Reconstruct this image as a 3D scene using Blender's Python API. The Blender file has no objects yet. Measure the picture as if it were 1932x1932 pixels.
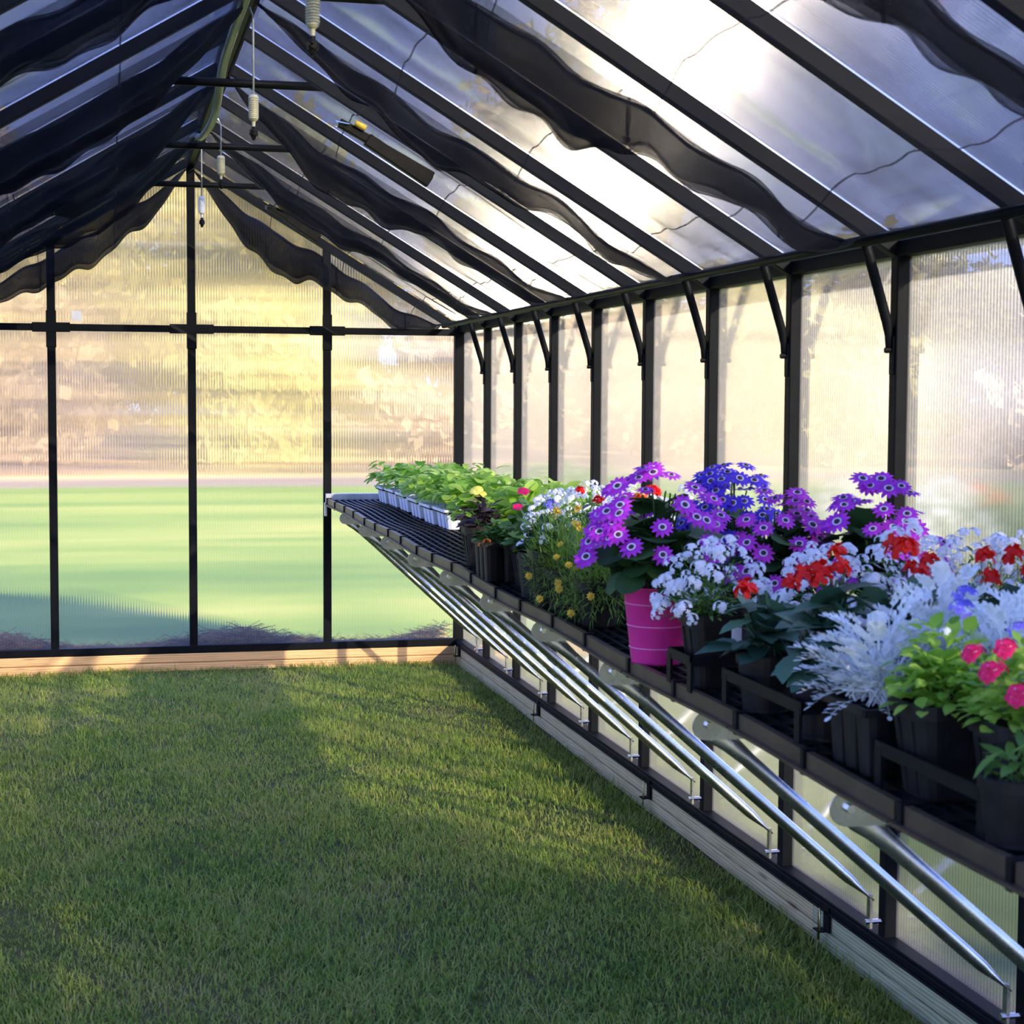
import bpy, math, random
import numpy as np
from mathutils import Vector, Matrix
random.seed(7); rnd = random.random
def ru(a, b): return a + (b - a) * random.random()
S = bpy.context.scene
COL = S.collection
PI = math.pi

# ---------------------------------------------------------------- camera
D, SP = 9.715, 0.7033                       # back wall depth, bay spacing of the side walls
def YK(k): return D - k * SP
cam_d = bpy.data.cameras.new('camera'); cam = bpy.data.objects.new('camera', cam_d); COL.objects.link(cam)
cam_d.sensor_width = 36; cam_d.lens = 3253.56 / 1932 * 36; cam_d.clip_end = 500; cam_d.clip_start = 0.05
yaw, pit, rol = math.radians(13.191), math.radians(-3.863), math.radians(0.298)
fw = Vector((math.sin(yaw)*math.cos(pit), math.cos(yaw)*math.cos(pit), math.sin(pit)))
r0 = Vector((math.cos(yaw), -math.sin(yaw), 0)); u0 = r0.cross(fw)
rr = r0*math.cos(rol) + u0*math.sin(rol); uu = -r0*math.sin(rol) + u0*math.cos(rol)
cam.matrix_world = Matrix.Translation((-0.4558, 0, 1.5417)) @ Matrix((rr, uu, -fw)).transposed().to_4x4()
S.camera = cam
cam_d.dof.use_dof = True; cam_d.dof.focus_distance = 8.5; cam_d.dof.aperture_fstop = 11.0

# ---------------------------------------------------------------- world, sun, exposure
SUN = Vector((0.415, -0.838, 0.355)).normalized()
w = bpy.data.worlds.new('world'); S.world = w; w.use_nodes = True
nt = w.node_tree; nt.nodes.clear()
out = nt.nodes.new('ShaderNodeOutputWorld'); bg = nt.nodes.new('ShaderNodeBackground')
tcw = nt.nodes.new('ShaderNodeTexCoord'); sxz = nt.nodes.new('ShaderNodeSeparateXYZ'); rpw = nt.nodes.new('ShaderNodeValToRGB')
nt.links.new(tcw.outputs['Generated'], sxz.inputs[0]); nt.links.new(sxz.outputs['Z'], rpw.inputs[0]); nt.links.new(rpw.outputs[0], bg.inputs[0])
e = rpw.color_ramp.elements; e[0].position = 0.0; e[0].color = (.50, .60, 1.0, 1); e[1].position = 1.0; e[1].color = (.14, .27, .90, 1)
e = e.new(.18); e.color = (.25, .38, 1.0, 1)
bg.inputs[1].default_value = 2.0
nt.links.new(bg.outputs[0], out.inputs[0])
sl = bpy.data.lights.new('sun', 'SUN'); sl.energy = 17.0; sl.angle = math.radians(0.6); sl.color = (1, .87, .66)
so = bpy.data.objects.new('sun', sl); COL.objects.link(so)
so.rotation_euler = SUN.to_track_quat('Z', 'Y').to_euler(); so.location = (6, -8, 8)
S.view_settings.view_transform = 'Standard'; S.view_settings.look = 'None'
S.view_settings.exposure = 1.12; S.view_settings.gamma = 1; S.view_settings.use_curve_mapping = False
S.cycles.max_bounces = 10; S.cycles.transparent_max_bounces = 24; S.cycles.diffuse_bounces = 4
S.cycles.transmission_bounces = 8; S.cycles.glossy_bounces = 4
S.cycles.sample_clamp_indirect = 6; S.cycles.caustics_reflective = False
S.cycles.caustics_refractive = True

# ---------------------------------------------------------------- material helpers
class NT:
    def __init__(s, name):
        s.m = bpy.data.materials.new(name); s.m.use_nodes = True; s.t = s.m.node_tree; s.t.nodes.clear()
        s.out = s.t.nodes.new('ShaderNodeOutputMaterial')
    def n(s, typ, ins=None, **kw):
        x = s.t.nodes.new('ShaderNode' + typ)
        for k, v in kw.items(): setattr(x, k, v)
        for k, v in (ins or {}).items():
            if isinstance(v, tuple) and len(v) == 2 and hasattr(v[0], 'bl_idname'):
                s.t.links.new(v[0].outputs[v[1]], x.inputs[k])
            elif hasattr(v, 'bl_idname'): s.t.links.new(v.outputs[0], x.inputs[k])
            else: x.inputs[k].default_value = v
        return x
    def done(s, sh): s.t.links.new(sh.outputs[0], s.out.inputs[0]); return s.m
    def math(s, op, a, b=0.0): return s.n('Math', {0: a, 1: b}, operation=op)
    def ramp(s, fac, stops):
        x = s.n('ValToRGB', {0: fac}); e = x.color_ramp.elements
        while len(e) < len(stops): e.new(0.5)
        for i, (p, c) in enumerate(stops): e[i].position = p; e[i].color = tuple(c) + (1,)
        return x
def c4(c): return tuple(c) + (1.0,)
def simple(name, col, rough=.5, metal=0.0, var=0.0, scale=30, spec=.5, bump=0.0):
    a = NT(name); p = a.n('BsdfPrincipled', {'Roughness': rough, 'Metallic': metal, 'Specular IOR Level': spec})
    tc = a.n('TexCoord'); no = a.n('TexNoise', {'Vector': (tc, 'Object'), 'Scale': scale, 'Detail': 3.0})
    lo = [max(0, x*(1-var)) for x in col]; hi = [min(1, x*(1+var)) for x in col]
    rp = a.ramp(no, [(.3, lo), (.7, hi)]); a.t.links.new(rp.outputs[0], p.inputs['Base Color'])
    if bump:
        b = a.n('Bump', {'Height': no, 'Strength': bump}); a.t.links.new(b.outputs[0], p.inputs['Normal'])
    return a.done(p)
def leafy(name, c1, c2, trans=.35, rough=.5, scale=9):
    """thin leaf: diffuse + translucent, colour varied per leaf"""
    a = NT(name); g = a.n('NewGeometry'); tc = a.n('TexCoord')
    no = a.n('TexNoise', {'Vector': (tc, 'Object'), 'Scale': float(scale), 'Detail': 2.0})
    f = a.math('ADD', a.math('MULTIPLY', (g, 'Random Per Island'), .7), a.math('MULTIPLY', no, .5))
    col = a.ramp(f, [(.25, c1), (.85, c2)])
    p = a.n('BsdfPrincipled', {'Base Color': col, 'Roughness': rough, 'Specular IOR Level': .35})
    t = a.n('BsdfTranslucent', {'Color': col})
    return a.done(a.n('MixShader', {0: trans, 1: p, 2: t}))

BLACK = simple('black_powder_coated_aluminium', (.004, .005, .007), .5, .0, .25, 8, .07)
BLACKPL = simple('black_plastic', (.005, .005, .006), .45, 0, .4, 40, .12)
POTPL = simple('black_nursery_plastic', (.009, .008, .008), .5, 0, .5, 25, .22)
RIM = simple('black_rail_tan_light', (.085, .060, .034), .42, .3, .3, 10, .3)  # black rail; the tan light it reflects is put into the base colour
ALU = simple('white_aluminium', (.62, .64, .68), .35, .5, .1, 20)
CHROME = simple('chrome_bolt', (.8, .8, .8), .12, 1.0, .05, 20)
WHITEPL = simple('white_foam', (.72, .74, .78), .6, 0, .06, 40)
CREAM = simple('cream_plastic', (.50, .48, .33), .45, 0, .08, 60)
HOSE = simple('grey_green_hose', (.26, .27, .19), .4, 0, .12, 14)
BRASSY = simple('zinc_brass_wire', (.52, .42, .20), .28, 1, .2, 30)
YELLOW = simple('yellow_cylinder', (.75, .50, .05), .35, 0, .1, 60)
SOIL = simple('potting_soil', (.035, .022, .014), .95, 0, .5, 120, .1, .6)
STRING = simple('pale_tube', (.42, .44, .46), .5, 0, .1, 60)
PINKP = simple('pink_enamel', (.72, .030, .24), .33, 0, .06, 20)
PINKL = simple('pale_pink_line', (.80, .22, .45), .4, 0, .06, 20)
CREVICE = simple('groove_dark', (.02, .02, .02), .7)

def galv():
    a = NT('galvanised_tube'); tc = a.n('TexCoord')
    no = a.n('TexNoise', {'Vector': (tc, 'Object'), 'Scale': 18.0, 'Detail': 4.0})
    col = a.ramp(no, [(.3, (.42, .43, .42)), (.7, (.60, .61, .60))])
    ro = a.n('MapRange', {0: no, 3: .24, 4: .30})
    return a.done(a.n('BsdfPrincipled', {'Base Color': col, 'Metallic': 1.0, 'Roughness': ro}))
GALV = galv()

def wood(name, c1, c2, c3):
    a = NT(name); tc = a.n('TexCoord')
    mp = a.n('Mapping', {'Vector': (tc, 'Object')}); mp.inputs['Scale'].default_value = (1.0, 1.0, 9.0)
    no = a.n('TexNoise', {'Vector': mp, 'Scale': 4.0, 'Detail': 6.0, 'Distortion': .6})
    wv = a.n('TexWave', {'Vector': mp, 'Scale': 3.2, 'Distortion': 6.0, 'Detail': 2.0}, bands_direction='Z')
    f = a.math('ADD', a.math('MULTIPLY', no, .55), a.math('MULTIPLY', wv, .4))
    col = a.ramp(f, [(.2, c1), (.5, c2), (.8, c3)])
    mp2 = a.n('Mapping', {'Vector': (tc, 'Object')}); mp2.inputs['Scale'].default_value = (1.6, 1.6, 9.0)
    vo = a.n('TexVoronoi', {'Vector': mp2, 'Scale': 1.1, 'Randomness': 1.0})
    kn = a.ramp(vo, [(.055, (0, 0, 0)), (.12, (1, 1, 1))])
    mx = a.n('Mix', {0: kn, 6: c4((.10, .035, .012)), 7: col}, data_type='RGBA')
    b = a.n('Bump', {'Height': f, 'Strength': .25})
    return a.done(a.n('BsdfPrincipled', {'Base Color': (mx, 2), 'Roughness': .7, 'Normal': b}))
PINE = wood('fresh_pine_board', (.52, .28, .11), (.76, .46, .20), (.88, .60, .31))
TREATED = wood('treated_green_board', (.20, .19, .075), (.36, .35, .17), (.48, .47, .26))

def panel_mats(ax, key, ttr, tlf, webd, webg, aniso=True):
    """twin wall sheet; ax = direction across the flutes"""
    a = NT('polycarbonate_sheet_' + key); g = a.n('NewGeometry'); sp = a.n('SeparateXYZ', {0: (g, 'Position')})
    co = (sp, 'X' if ax == 'x' else 'Y')
    wn = a.n('TexWhiteNoise', {'W': a.math('MULTIPLY', co, 3000.0)}, noise_dimensions='1D')
    sn = a.math('SINE', a.math('MULTIPLY', co, 2*PI/0.015))
    tilt = a.math('ADD', a.math('MULTIPLY', a.math('SUBTRACT', wn, .5), .55), a.math('MULTIPLY', sn, .22))
    cx = a.n('CombineXYZ', {0 if ax == 'x' else 1: tilt})
    nn = a.n('VectorMath', {0: (g, 'Normal'), 1: cx}, operation='ADD')
    nz = a.n('VectorMath', {0: nn}, operation='NORMALIZE')
    re = a.n('BsdfRefraction', {'Color': (.97, .97, .97, 1), 'Roughness': .06, 'IOR': 1.22, 'Normal': nz})
    tr = a.n('BsdfTransparent', {'Color': (.95, .95, .95, 1)})
    tl = a.n('BsdfTranslucent', {'Color': (.86, .87, .90, 1)})
    gl = a.n('BsdfGlossy', {'Color': (.9, .9, .9, 1), 'Roughness': .12})
    m1 = a.n('MixShader', {0: ttr, 1: re, 2: tr})
    m2 = a.n('MixShader', {0: tlf, 1: m1, 2: tl})
    fr = a.n('Fresnel', {'IOR': 1.35})
    sheet = a.done(a.n('MixShader', {0: a.math('MULTIPLY', fr, .6), 1: m2, 2: gl}))
    b = NT('polycarbonate_web_' + key)
    tr = b.n('BsdfTransparent', {'Color': (.93, .93, .94, 1)})
    tl = b.n('BsdfTranslucent', {'Color': (.8, .8, .84, 1)}); df = b.n('BsdfDiffuse', {'Color': (.8, .8, .84, 1)})
    fl = b.n('CombineXYZ', {0: .857, 1: 0.0, 2: -.515}) if ax == 'y' else b.n('CombineXYZ', {0: 0.0, 1: 0.0, 2: 1.0})
    gl = b.n('BsdfAnisotropic', {'Color': (1, 1, 1, 1), 'Roughness': .34 if aniso else .45, 'Anisotropy': .8 if aniso else 0.0, 'Tangent': fl})
    m1 = b.n('MixShader', {0: .5, 1: tl, 2: df})
    m2 = b.n('MixShader', {0: webd, 1: tr, 2: m1})
    web = b.done(b.n('MixShader', {0: webg, 1: m2, 2: gl}))
    return sheet, web
PX = panel_mats('x', 'gable', .14, .08, .25, .08, False)
PW = panel_mats('y', 'side_wall', .42, .08, .06, .05, False)
PY = panel_mats('y', 'roof', .52, .010, .03, .10)

def cloth_mat():
    a = NT('black_knitted_shade_cloth'); g = a.n('NewGeometry')
    dt = a.n('VectorMath', {0: (g, 'Normal'), 1: (g, 'Incoming')}, operation='DOT_PRODUCT')
    cs = a.math('MAXIMUM', a.math('ABSOLUTE', (dt, 'Value')), .07)
    uv = a.n('UVMap'); su = a.n('SeparateXYZ', {0: uv})
    # knit ribs and slack bands
    nz = a.n('TexNoise', {'Vector': uv, 'Scale': 3.0, 'Detail': 4.0, 'Distortion': .8})
    wv = a.n('TexWave', {'Vector': uv, 'Scale': 45.0, 'Distortion': 1.5}, bands_direction='Y')
    op = a.math('ADD', a.n('MapRange', {0: nz, 1: .3, 2: .7, 3: .34, 4: .56}), a.math('MULTIPLY', wv, .05))
    # sewn creases across the cloth every 0.45 m
    fr = a.math('FRACT', a.math('MULTIPLY', (su, 'X'), 2.2))
    cr = a.math('LESS_THAN', fr, .012)
    op = a.math('MULTIPLY', op, a.math('SUBTRACT', 1.0, a.math('MULTIPLY', cr, .75)))
    al = a.math('POWER', op, a.math('ADD', a.math('DIVIDE', .14, cs), .72))
    tr = a.n('BsdfTransparent', {'Color': (1, 1, 1, 1)})
    df = a.n('BsdfPrincipled', {'Base Color': (.005, .005, .006, 1), 'Roughness': .6, 'Specular IOR Level': .04})
    tl = a.n('BsdfTranslucent', {'Color': (.02, .02, .022, 1)})
    th = a.n('MixShader', {0: .4, 1: df, 2: tl})
    return a.done(a.n('MixShader', {0: al, 1: th, 2: tr}))
CLOTH = cloth_mat()

# ---------------------------------------------------------------- mesh builder
class MB:
    def __init__(s): s.v = []; s.f = []; s.mi = []; s.uv = None
    def quad(s, a, b, c, d, mi=0):
        n = len(s.v); s.v += [tuple(a), tuple(b), tuple(c), tuple(d)]; s.f.append((n, n+1, n+2, n+3)); s.mi.append(mi)
    def box(s, x0, x1, y0, y1, z0, z1, mi=0):
        n = len(s.v)
        s.v += [(x, y, z) for z in (z0, z1) for y in (y0, y1) for x in (x0, x1)]
        for q in ((0, 2, 3, 1), (4, 5, 7, 6), (0, 1, 5, 4), (2, 6, 7, 3), (0, 4, 6, 2), (1, 3, 7, 5)):
            s.f.append(tuple(n+i for i in q)); s.mi.append(mi)
        return s
    def beam(s, a, b, wd, ht, up=(0, 0, 1), mi=0):
        """rectangular bar from a to b: wd across, ht along up"""
        a = Vector(a); b = Vector(b); d = (b-a).normalized(); sd = d.cross(Vector(up)).normalized(); u = sd.cross(d)
        n = len(s.v)
        for p in (a, b):
            for i, j in ((-1, -1), (1, -1), (1, 1), (-1, 1)):
                s.v.append(tuple(p + sd*wd/2*i + u*ht/2*j))
        for q in ((0, 3, 2, 1), (4, 5, 6, 7), (0, 1, 5, 4), (1, 2, 6, 5), (2, 3, 7, 6), (3, 0, 4, 7)):
            s.f.append(tuple(n+i for i in q)); s.mi.append(mi)
        return s
    def tube(s, pts, rad, seg=10, cap=True, mi=0, flat=None):
        """round tube through pts; rad float or list; flat = list of (a, b) radii along side/up"""
        pts = [Vector(p) for p in pts]; n0 = len(s.v); m = len(pts)
        ref = Vector((0, 0, 1)) if abs((pts[-1]-pts[0]).normalized().z) < .9 else Vector((0, 1, 0))
        for i, p in enumerate(pts):
            d = (pts[min(i+1, m-1)] - pts[max(i-1, 0)]).normalized()
            sd = d.cross(ref).normalized(); u = sd.cross(d)
            ra, rb = flat[i] if flat else ((rad[i], rad[i]) if isinstance(rad, (list, tuple)) else (rad, rad))
            for k in range(seg):
                t = 2*PI*k/seg; s.v.append(tuple(p + sd*ra*math.cos(t) + u*rb*math.sin(t)))
        for i in range(m-1):
            for k in range(seg):
                a = n0+i*seg+k; b = n0+i*seg+(k+1) % seg
                s.f.append((a, b, b+seg, a+seg)); s.mi.append(mi)
        if cap:
            s.f.append(tuple(n0+k for k in range(seg))[::-1]); s.mi.append(mi)
            s.f.append(tuple(n0+(m-1)*seg+k for k in range(seg))); s.mi.append(mi)
        return s
    def lathe(s, prof, seg=24, c=(0, 0, 0), mi=0, sq=0.0):
        """prof list of (r, z); sq>0 makes the section squarish"""
        n0 = len(s.v)
        for r, z in prof:
            for k in range(seg):
                t = 2*PI*k/seg; x, y = math.cos(t), math.sin(t)
                q = 1.0/(abs(x)**(2/(1-sq*.85)) + abs(y)**(2/(1-sq*.85)))**((1-sq*.85)/2) if sq else 1
                s.v.append((c[0]+r*q*x, c[1]+r*q*y, c[2]+z))
        for i in range(len(prof)-1):
            for k in range(seg):
                a = n0+i*seg+k; b = n0+i*seg+(k+1) % seg
                s.f.append((a, b, b+seg, a+seg)); s.mi.append(mi)
        return s
    def mesh(s, name, mats, smooth=False):
        me = bpy.data.meshes.new(name); me.from_pydata(s.v, [], s.f)
        for m in (mats if isinstance(mats, (list, tuple)) else [mats]): me.materials.append(m)
        if any(s.mi): me.polygons.foreach_set('material_index', s.mi)
        if smooth: me.polygons.foreach_set('use_smooth', [True]*len(s.f))
        me.update(); return me
    def build(s, name, mats, parent=None, smooth=False, loc=None, rotz=0, bevel=0):
        return link(name, s.mesh(name, mats, smooth), parent, loc, rotz, bevel)
def link(name, me, parent=None, loc=None, rotz=0, bevel=0):
    o = bpy.data.objects.new(name, me); COL.objects.link(o)
    if parent: o.parent = parent
    if loc: o.location = loc
    o.rotation_euler.z = rotz
    if bevel:
        b = o.modifiers.new('bevel', 'BEVEL'); b.width = bevel; b.segments = 2; b.limit_method = 'ANGLE'
    return o
def tag(o, label=None, cat=None, group=None, kind=None):
    if label: o['label'] = label
    if cat: o['category'] = cat
    if group: o['group'] = group
    if kind: o['kind'] = kind
    return o
def empty(name, loc=(0, 0, 0), rz=0):
    o = bpy.data.objects.new(name, None); COL.objects.link(o); o.location = loc; o.rotation_euler.z = rz
    o.empty_display_size = .1; return o

# ================================================================ STRUCTURE
def roofz(x): return 1.90 + 0.6*(1.5-abs(x))         # underside of the rafters
KN = 15                                              # bays; near end stays open behind the camera
YN = YK(KN)
# --- ground outside, with lawn, path and leaf litter
def ground_mat():
    a = NT('lawn_path_and_leaf_litter'); g = a.n('NewGeometry')
    ln = a.n('VectorMath', {0: (g, 'Position')}, operation='LENGTH')
    n1 = a.n('TexNoise', {'Vector': (g, 'Position'), 'Scale': .10, 'Detail': 3.0})
    n2 = a.n('TexNoise', {'Vector': (g, 'Position'), 'Scale': 1.2, 'Detail': 5.0})
    mpl = a.n('Mapping', {'Vector': (g, 'Position')}); mpl.inputs['Scale'].default_value = (.05, .22, 1)
    n3 = a.n('TexNoise', {'Vector': mpl, 'Scale': 1.6, 'Detail': 4.0, 'Distortion': .5})
    lawn = a.ramp(a.math('ADD', a.math('MULTIPLY', n2, .35), a.math('MULTIPLY', n3, .65)), [(.36, (.070, .115, .016)), (.50, (.12, .16, .022)), (.64, (.22, .215, .045))])
    lit = a.ramp(n2, [(.3, (.30, .20, .11)), (.7, (.50, .36, .19))])
    path = a.ramp(n2, [(.3, (.13, .09, .07)), (.7, (.20, .145, .11))])
    d = a.math('ADD', (ln, 'Value'), a.math('MULTIPLY', n1, 8.0))
    f1 = a.n('MapRange', {0: d, 1: 37.0, 2: 38.5}); f2 = a.n('MapRange', {0: d, 1: 40.5, 2: 43.0})
    m1 = a.n('Mix', {0: f1, 6: lawn, 7: path}, data_type='RGBA')
    m2 = a.n('Mix', {0: f2, 6: (m1, 2), 7: lit}, data_type='RGBA')
    return a.done(a.n('BsdfPrincipled', {'Base Color': (m2, 2), 'Roughness': .9, 'Specular IOR Level': .1}))
g = MB(); g.quad((-140, -140, -.012), (140, -140, -.012), (140, 160, -.012), (-140, 160, -.012))
o = g.build('ground', ground_mat()); tag(o, 'sunlit lawn, pale path and leaf litter outside the greenhouse', 'ground', kind='structure')
def soil_floor():
    a = NT('turf_soil_and_thatch'); g = a.n('NewGeometry')
    n1 = a.n('TexNoise', {'Vector': (g, 'Position'), 'Scale': 1.6, 'Detail': 4.0})
    n2 = a.n('TexNoise', {'Vector': (g, 'Position'), 'Scale': 60.0, 'Detail': 4.0})
    f = a.math('ADD', a.math('MULTIPLY', n1, .6), a.math('MULTIPLY', n2, .4))
    col = a.ramp(f, [(.35, (.035, .055, .012)), (.55, (.075, .075, .025)), (.68, (.12, .085, .045))])
    b = a.n('Bump', {'Height': n2, 'Strength': .6})
    return a.done(a.n('BsdfPrincipled', {'Base Color': col, 'Roughness': .95, 'Specular IOR Level': .1, 'Normal': b}))
g = MB(); nx, ny = 30, 100
for j in range(ny+1):
    for i in range(nx+1):
        x = -1.52+3.04*i/nx; y = YN+(D+.02-YN)*j/ny
        g.v.append((x, y, .006*math.sin(3*x+1)*math.sin(2.1*y)+.003*math.sin(9*x)*math.sin(7*y)-.004))
for j in range(ny):
    for i in range(nx):
        a = j*(nx+1)+i; g.f.append((a, a+1, a+nx+2, a+nx+1)); g.mi.append(0)
tag(g.build('floor', soil_floor(), smooth=True), 'bare earth and thatch under the turf inside the greenhouse', 'floor', kind='structure')

# --- panels
def flute_panel(x0, x1, z0, zt0, zt1, org, ux, un, pitch, depth=.008, edge=True):
    """sheet spanning ux from x0..x1, height z0..(zt0->zt1), webs behind along un"""
    m = MB(); ux = Vector(ux); un = Vector(un); uz = Vector((0, 0, 1)); org = Vector(org)
    P = lambda x, z, d=0: org + ux*x + uz*z + un*d
    m.quad(P(x0, z0), P(x1, z0), P(x1, zt1), P(x0, zt0), 0)
    n = max(1, int((x1-x0)/pitch))
    for i in range(n+1):
        x = x0 + (x1-x0)*i/n; zt = zt0 + (zt1-zt0)*i/n
        m.quad(P(x, z0, .0005), P(x, z0, depth), P(x, zt, depth), P(x, zt, .0005), 1)
    return m
# back wall
WB = empty('wall_back', (0, D, 0)); tag(WB, 'back gable wall of clear ribbed panels in a black frame', 'wall', kind='structure')
def inback(m, name, mat, **k):
    m.v = [(x, y-D, z) for x, y, z in m.v]; return m.build(name, mat, WB, **k)
for x in (-.75, 0, .75):
    top = roofz(x)+.03
    m = MB().box(x-.022, x+.022, D, D+.035, .12, top).box(x-.027, x+.027, D-.006, D+.001, 1.79, 1.99)
    inback(m, 'post', BLACK, bevel=.003)
for x in (-1.5, 1.5):
    inback(MB().box(x-.02 if x > 0 else x-.035, x+.035 if x > 0 else x+.02, D-.01, D+.035, .10, 1.95), 'corner_post', BLACK, bevel=.003)
inback(MB().box(-1.5, 1.5, D-.002, D+.03, 1.88, 1.918).box(-.12, .12, D-.008, D, 1.873, 1.925).box(.65, .85, D-.008, D, 1.873, 1.925).box(-.85, -.65, D-.008, D, 1.873, 1.925), 'cross_rail', BLACK, bevel=.002)
inback(MB().box(-1.5, 1.5, D-.012, D+.04, .098, .14), 'bottom_rail', BLACK, bevel=.004)
for z0, z1, nm in ((-.02, .046, 0), (.049, .097, 1)):
    inback(MB().box(-1.55, 1.5, D-.01, D+.035, z0, z1), 'timber_sill', PINE, bevel=.003)
for sx in (-1, 1):
    m = MB().beam((sx*1.5, D+.015, roofz(1.5)+.02), (0, D+.015, roofz(0)+.02), .035, .045)
    inback(m, 'gable_rafter', BLACK)
for i, x in enumerate((-1.5, -.75, 0, .75)):
    x0, x1 = x+.01, x+.74
    inback(flute_panel(x0, x1, .12, 1.9, 1.9, (0, D+.03, 0), (1, 0, 0), (0, 1, 0), .015), 'panel', PX)
    inback(flute_panel(x0, x1, 1.9, roofz(x0)+.02, roofz(x1)+.02, (0, D+.03, 0), (1, 0, 0), (0, 1, 0), .015), 'gable_panel', PX)
inback(MB().box(-.642, -.588, D+.026, D+.028, 1.935, 1.99), 'sticker', WHITEPL)
WB.children[-1]['label'] = 'small white square sticker'
# side walls
def sidewall(sx, name, label):
    W = empty(name, (sx*1.5, 0, 0)); tag(W, label, 'wall', kind='structure')
    def bd(m, nm, mat, **k):
        m.v = [((x if sx > 0 else -x)-sx*1.5, y, z) for x, y, z in m.v]
        if sx < 0: m.f = [tuple(reversed(f)) for f in m.f]
        return m.build(nm, mat, W, **k)
    for k in range(1, KN+1):
        y = YK(k)
        m = MB().box(1.5, 1.54, y-.020, y+.020, .12, 1.92)
        m.box(1.495, 1.501, y-.013, y+.013, 1.60, 1.70)           # brace foot plate
        bd(m, 'post', BLACK, bevel=.003)
        m = MB().tube([(1.415, y, 1.945), (1.43, y, 1.90), (1.482, y, 1.735), (1.49, y, 1.70), (1.493, y, 1.655)], .014, 8,
                      flat=[(.014, .014), (.014, .014), (.014, .014), (.013, .006), (.012, .004)])
        b = bd(m, 'brace', BLACK, smooth=True)
        if sx > 0:
            q = MB().tube([(1.478, y, 1.662), (1.500, y, 1.662)], [.007, .007], 8); q.v = [(x-1.5, yy, z) for x, yy, z in q.v]
            bb = q.build('bolt', BLACKPL, b)
    bd(MB().box(1.5, 1.545, YN, D, 1.90, 1.94), 'top_rail', BLACK, bevel=.003)
    m = MB().box(1.49, 1.545, YN, D-.01, .098, .138).box(1.484, 1.491, YN, D-.01, .100, .108).box(1.484, 1.491, YN, D-.01, .122, .130)
    bd(m, 'bottom_rail', BLACK, bevel=.002)
    for y0, y1 in ((YN, 1.2), (1.203, 4.52), (4.523, D-.012)):
        for z0, z1 in ((-.02, .045), (.048, .097)):
            bd(MB().box(1.495, 1.54, y0, y1, z0, z1), 'timber_sill', TREATED if y0 < 4.5 else PINE_G, bevel=.003)
    for k in range(KN):
        bd(flute_panel(YK(k+1)+.012, YK(k)-.012, .12, 1.92, 1.92, (1.532, 0, 0), (0, 1, 0), (1, 0, 0), .013), 'panel', PW)
    return W
PINE_G = wood('weathered_pine_board', (.30, .22, .08), (.48, .37, .16), (.60, .50, .25))
WR = sidewall(1, 'wall_right', 'right wall of frosted ribbed panels between black posts')
WL = sidewall(-1, 'wall_left', 'left wall of frosted ribbed panels, outside the view')
# roof
CE = empty('ceiling', (0, 0, 1.9)); tag(CE, 'pitched greenhouse roof of clear ribbed panels on black rafters', 'roof', kind='structure')
def inroof(m, nm, mat, **k):
    m.v = [(x, y, z-1.9) for x, y, z in m.v]; return m.build(nm, mat, CE, **k)
for sx in (-1, 1):
    for k in range(1, KN+1):
        y = YK(k)
        m = MB().beam((sx*1.51, y, roofz(1.51)+.022), (0, y, roofz(0)+.022), .034, .042)
        inroof(m, 'rafter', BLACK, bevel=.003)
    m = MB().tube([(sx*1.412, YN, 1.935), (sx*1.412, D-.01, 1.935)], .0135, 10)
    inroof(m, 'purlin', BLACK, smooth=True)
    for k in range(KN):
        m = MB(); y0, y1 = YK(k+1)+.012, YK(k)-.012; e = .052
        A = lambda x, y, d=0: (sx*x - 0, y, roofz(x)+e+d)
        if sx > 0: m.quad(A(1.6, y0), A(1.6, y1), A(.012, y1), A(.012, y0), 0)
        else: m.quad(A(.012, y0), A(.012, y1), A(1.6, y1), A(1.6, y0), 0)
        n = int((y1-y0)/.013)
        for i in range(n+1):
            y = y0+(y1-y0)*i/n; m.quad(A(1.6, y, .0005), A(1.6, y, .010), A(.012, y, .010), A(.012, y, .0005), 1)
        inroof(m, 'roof_panel', PY)
inroof(MB().box(-.03, .03, YN, D+.03, roofz(0)-.01, roofz(0)+.06), 'ridge_beam', BLACK, bevel=.004)
for k in (1, 3, 5, 7, 9, 11, 13):
    z = 2.605 if k < 4 else 2.63; hw = (roofz(0)-z)/.6+.03
    inroof(MB().tube([(-hw, YK(k), z), (hw, YK(k), z)], .015, 10), 'tie_bar', BLACK, smooth=True)

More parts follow.
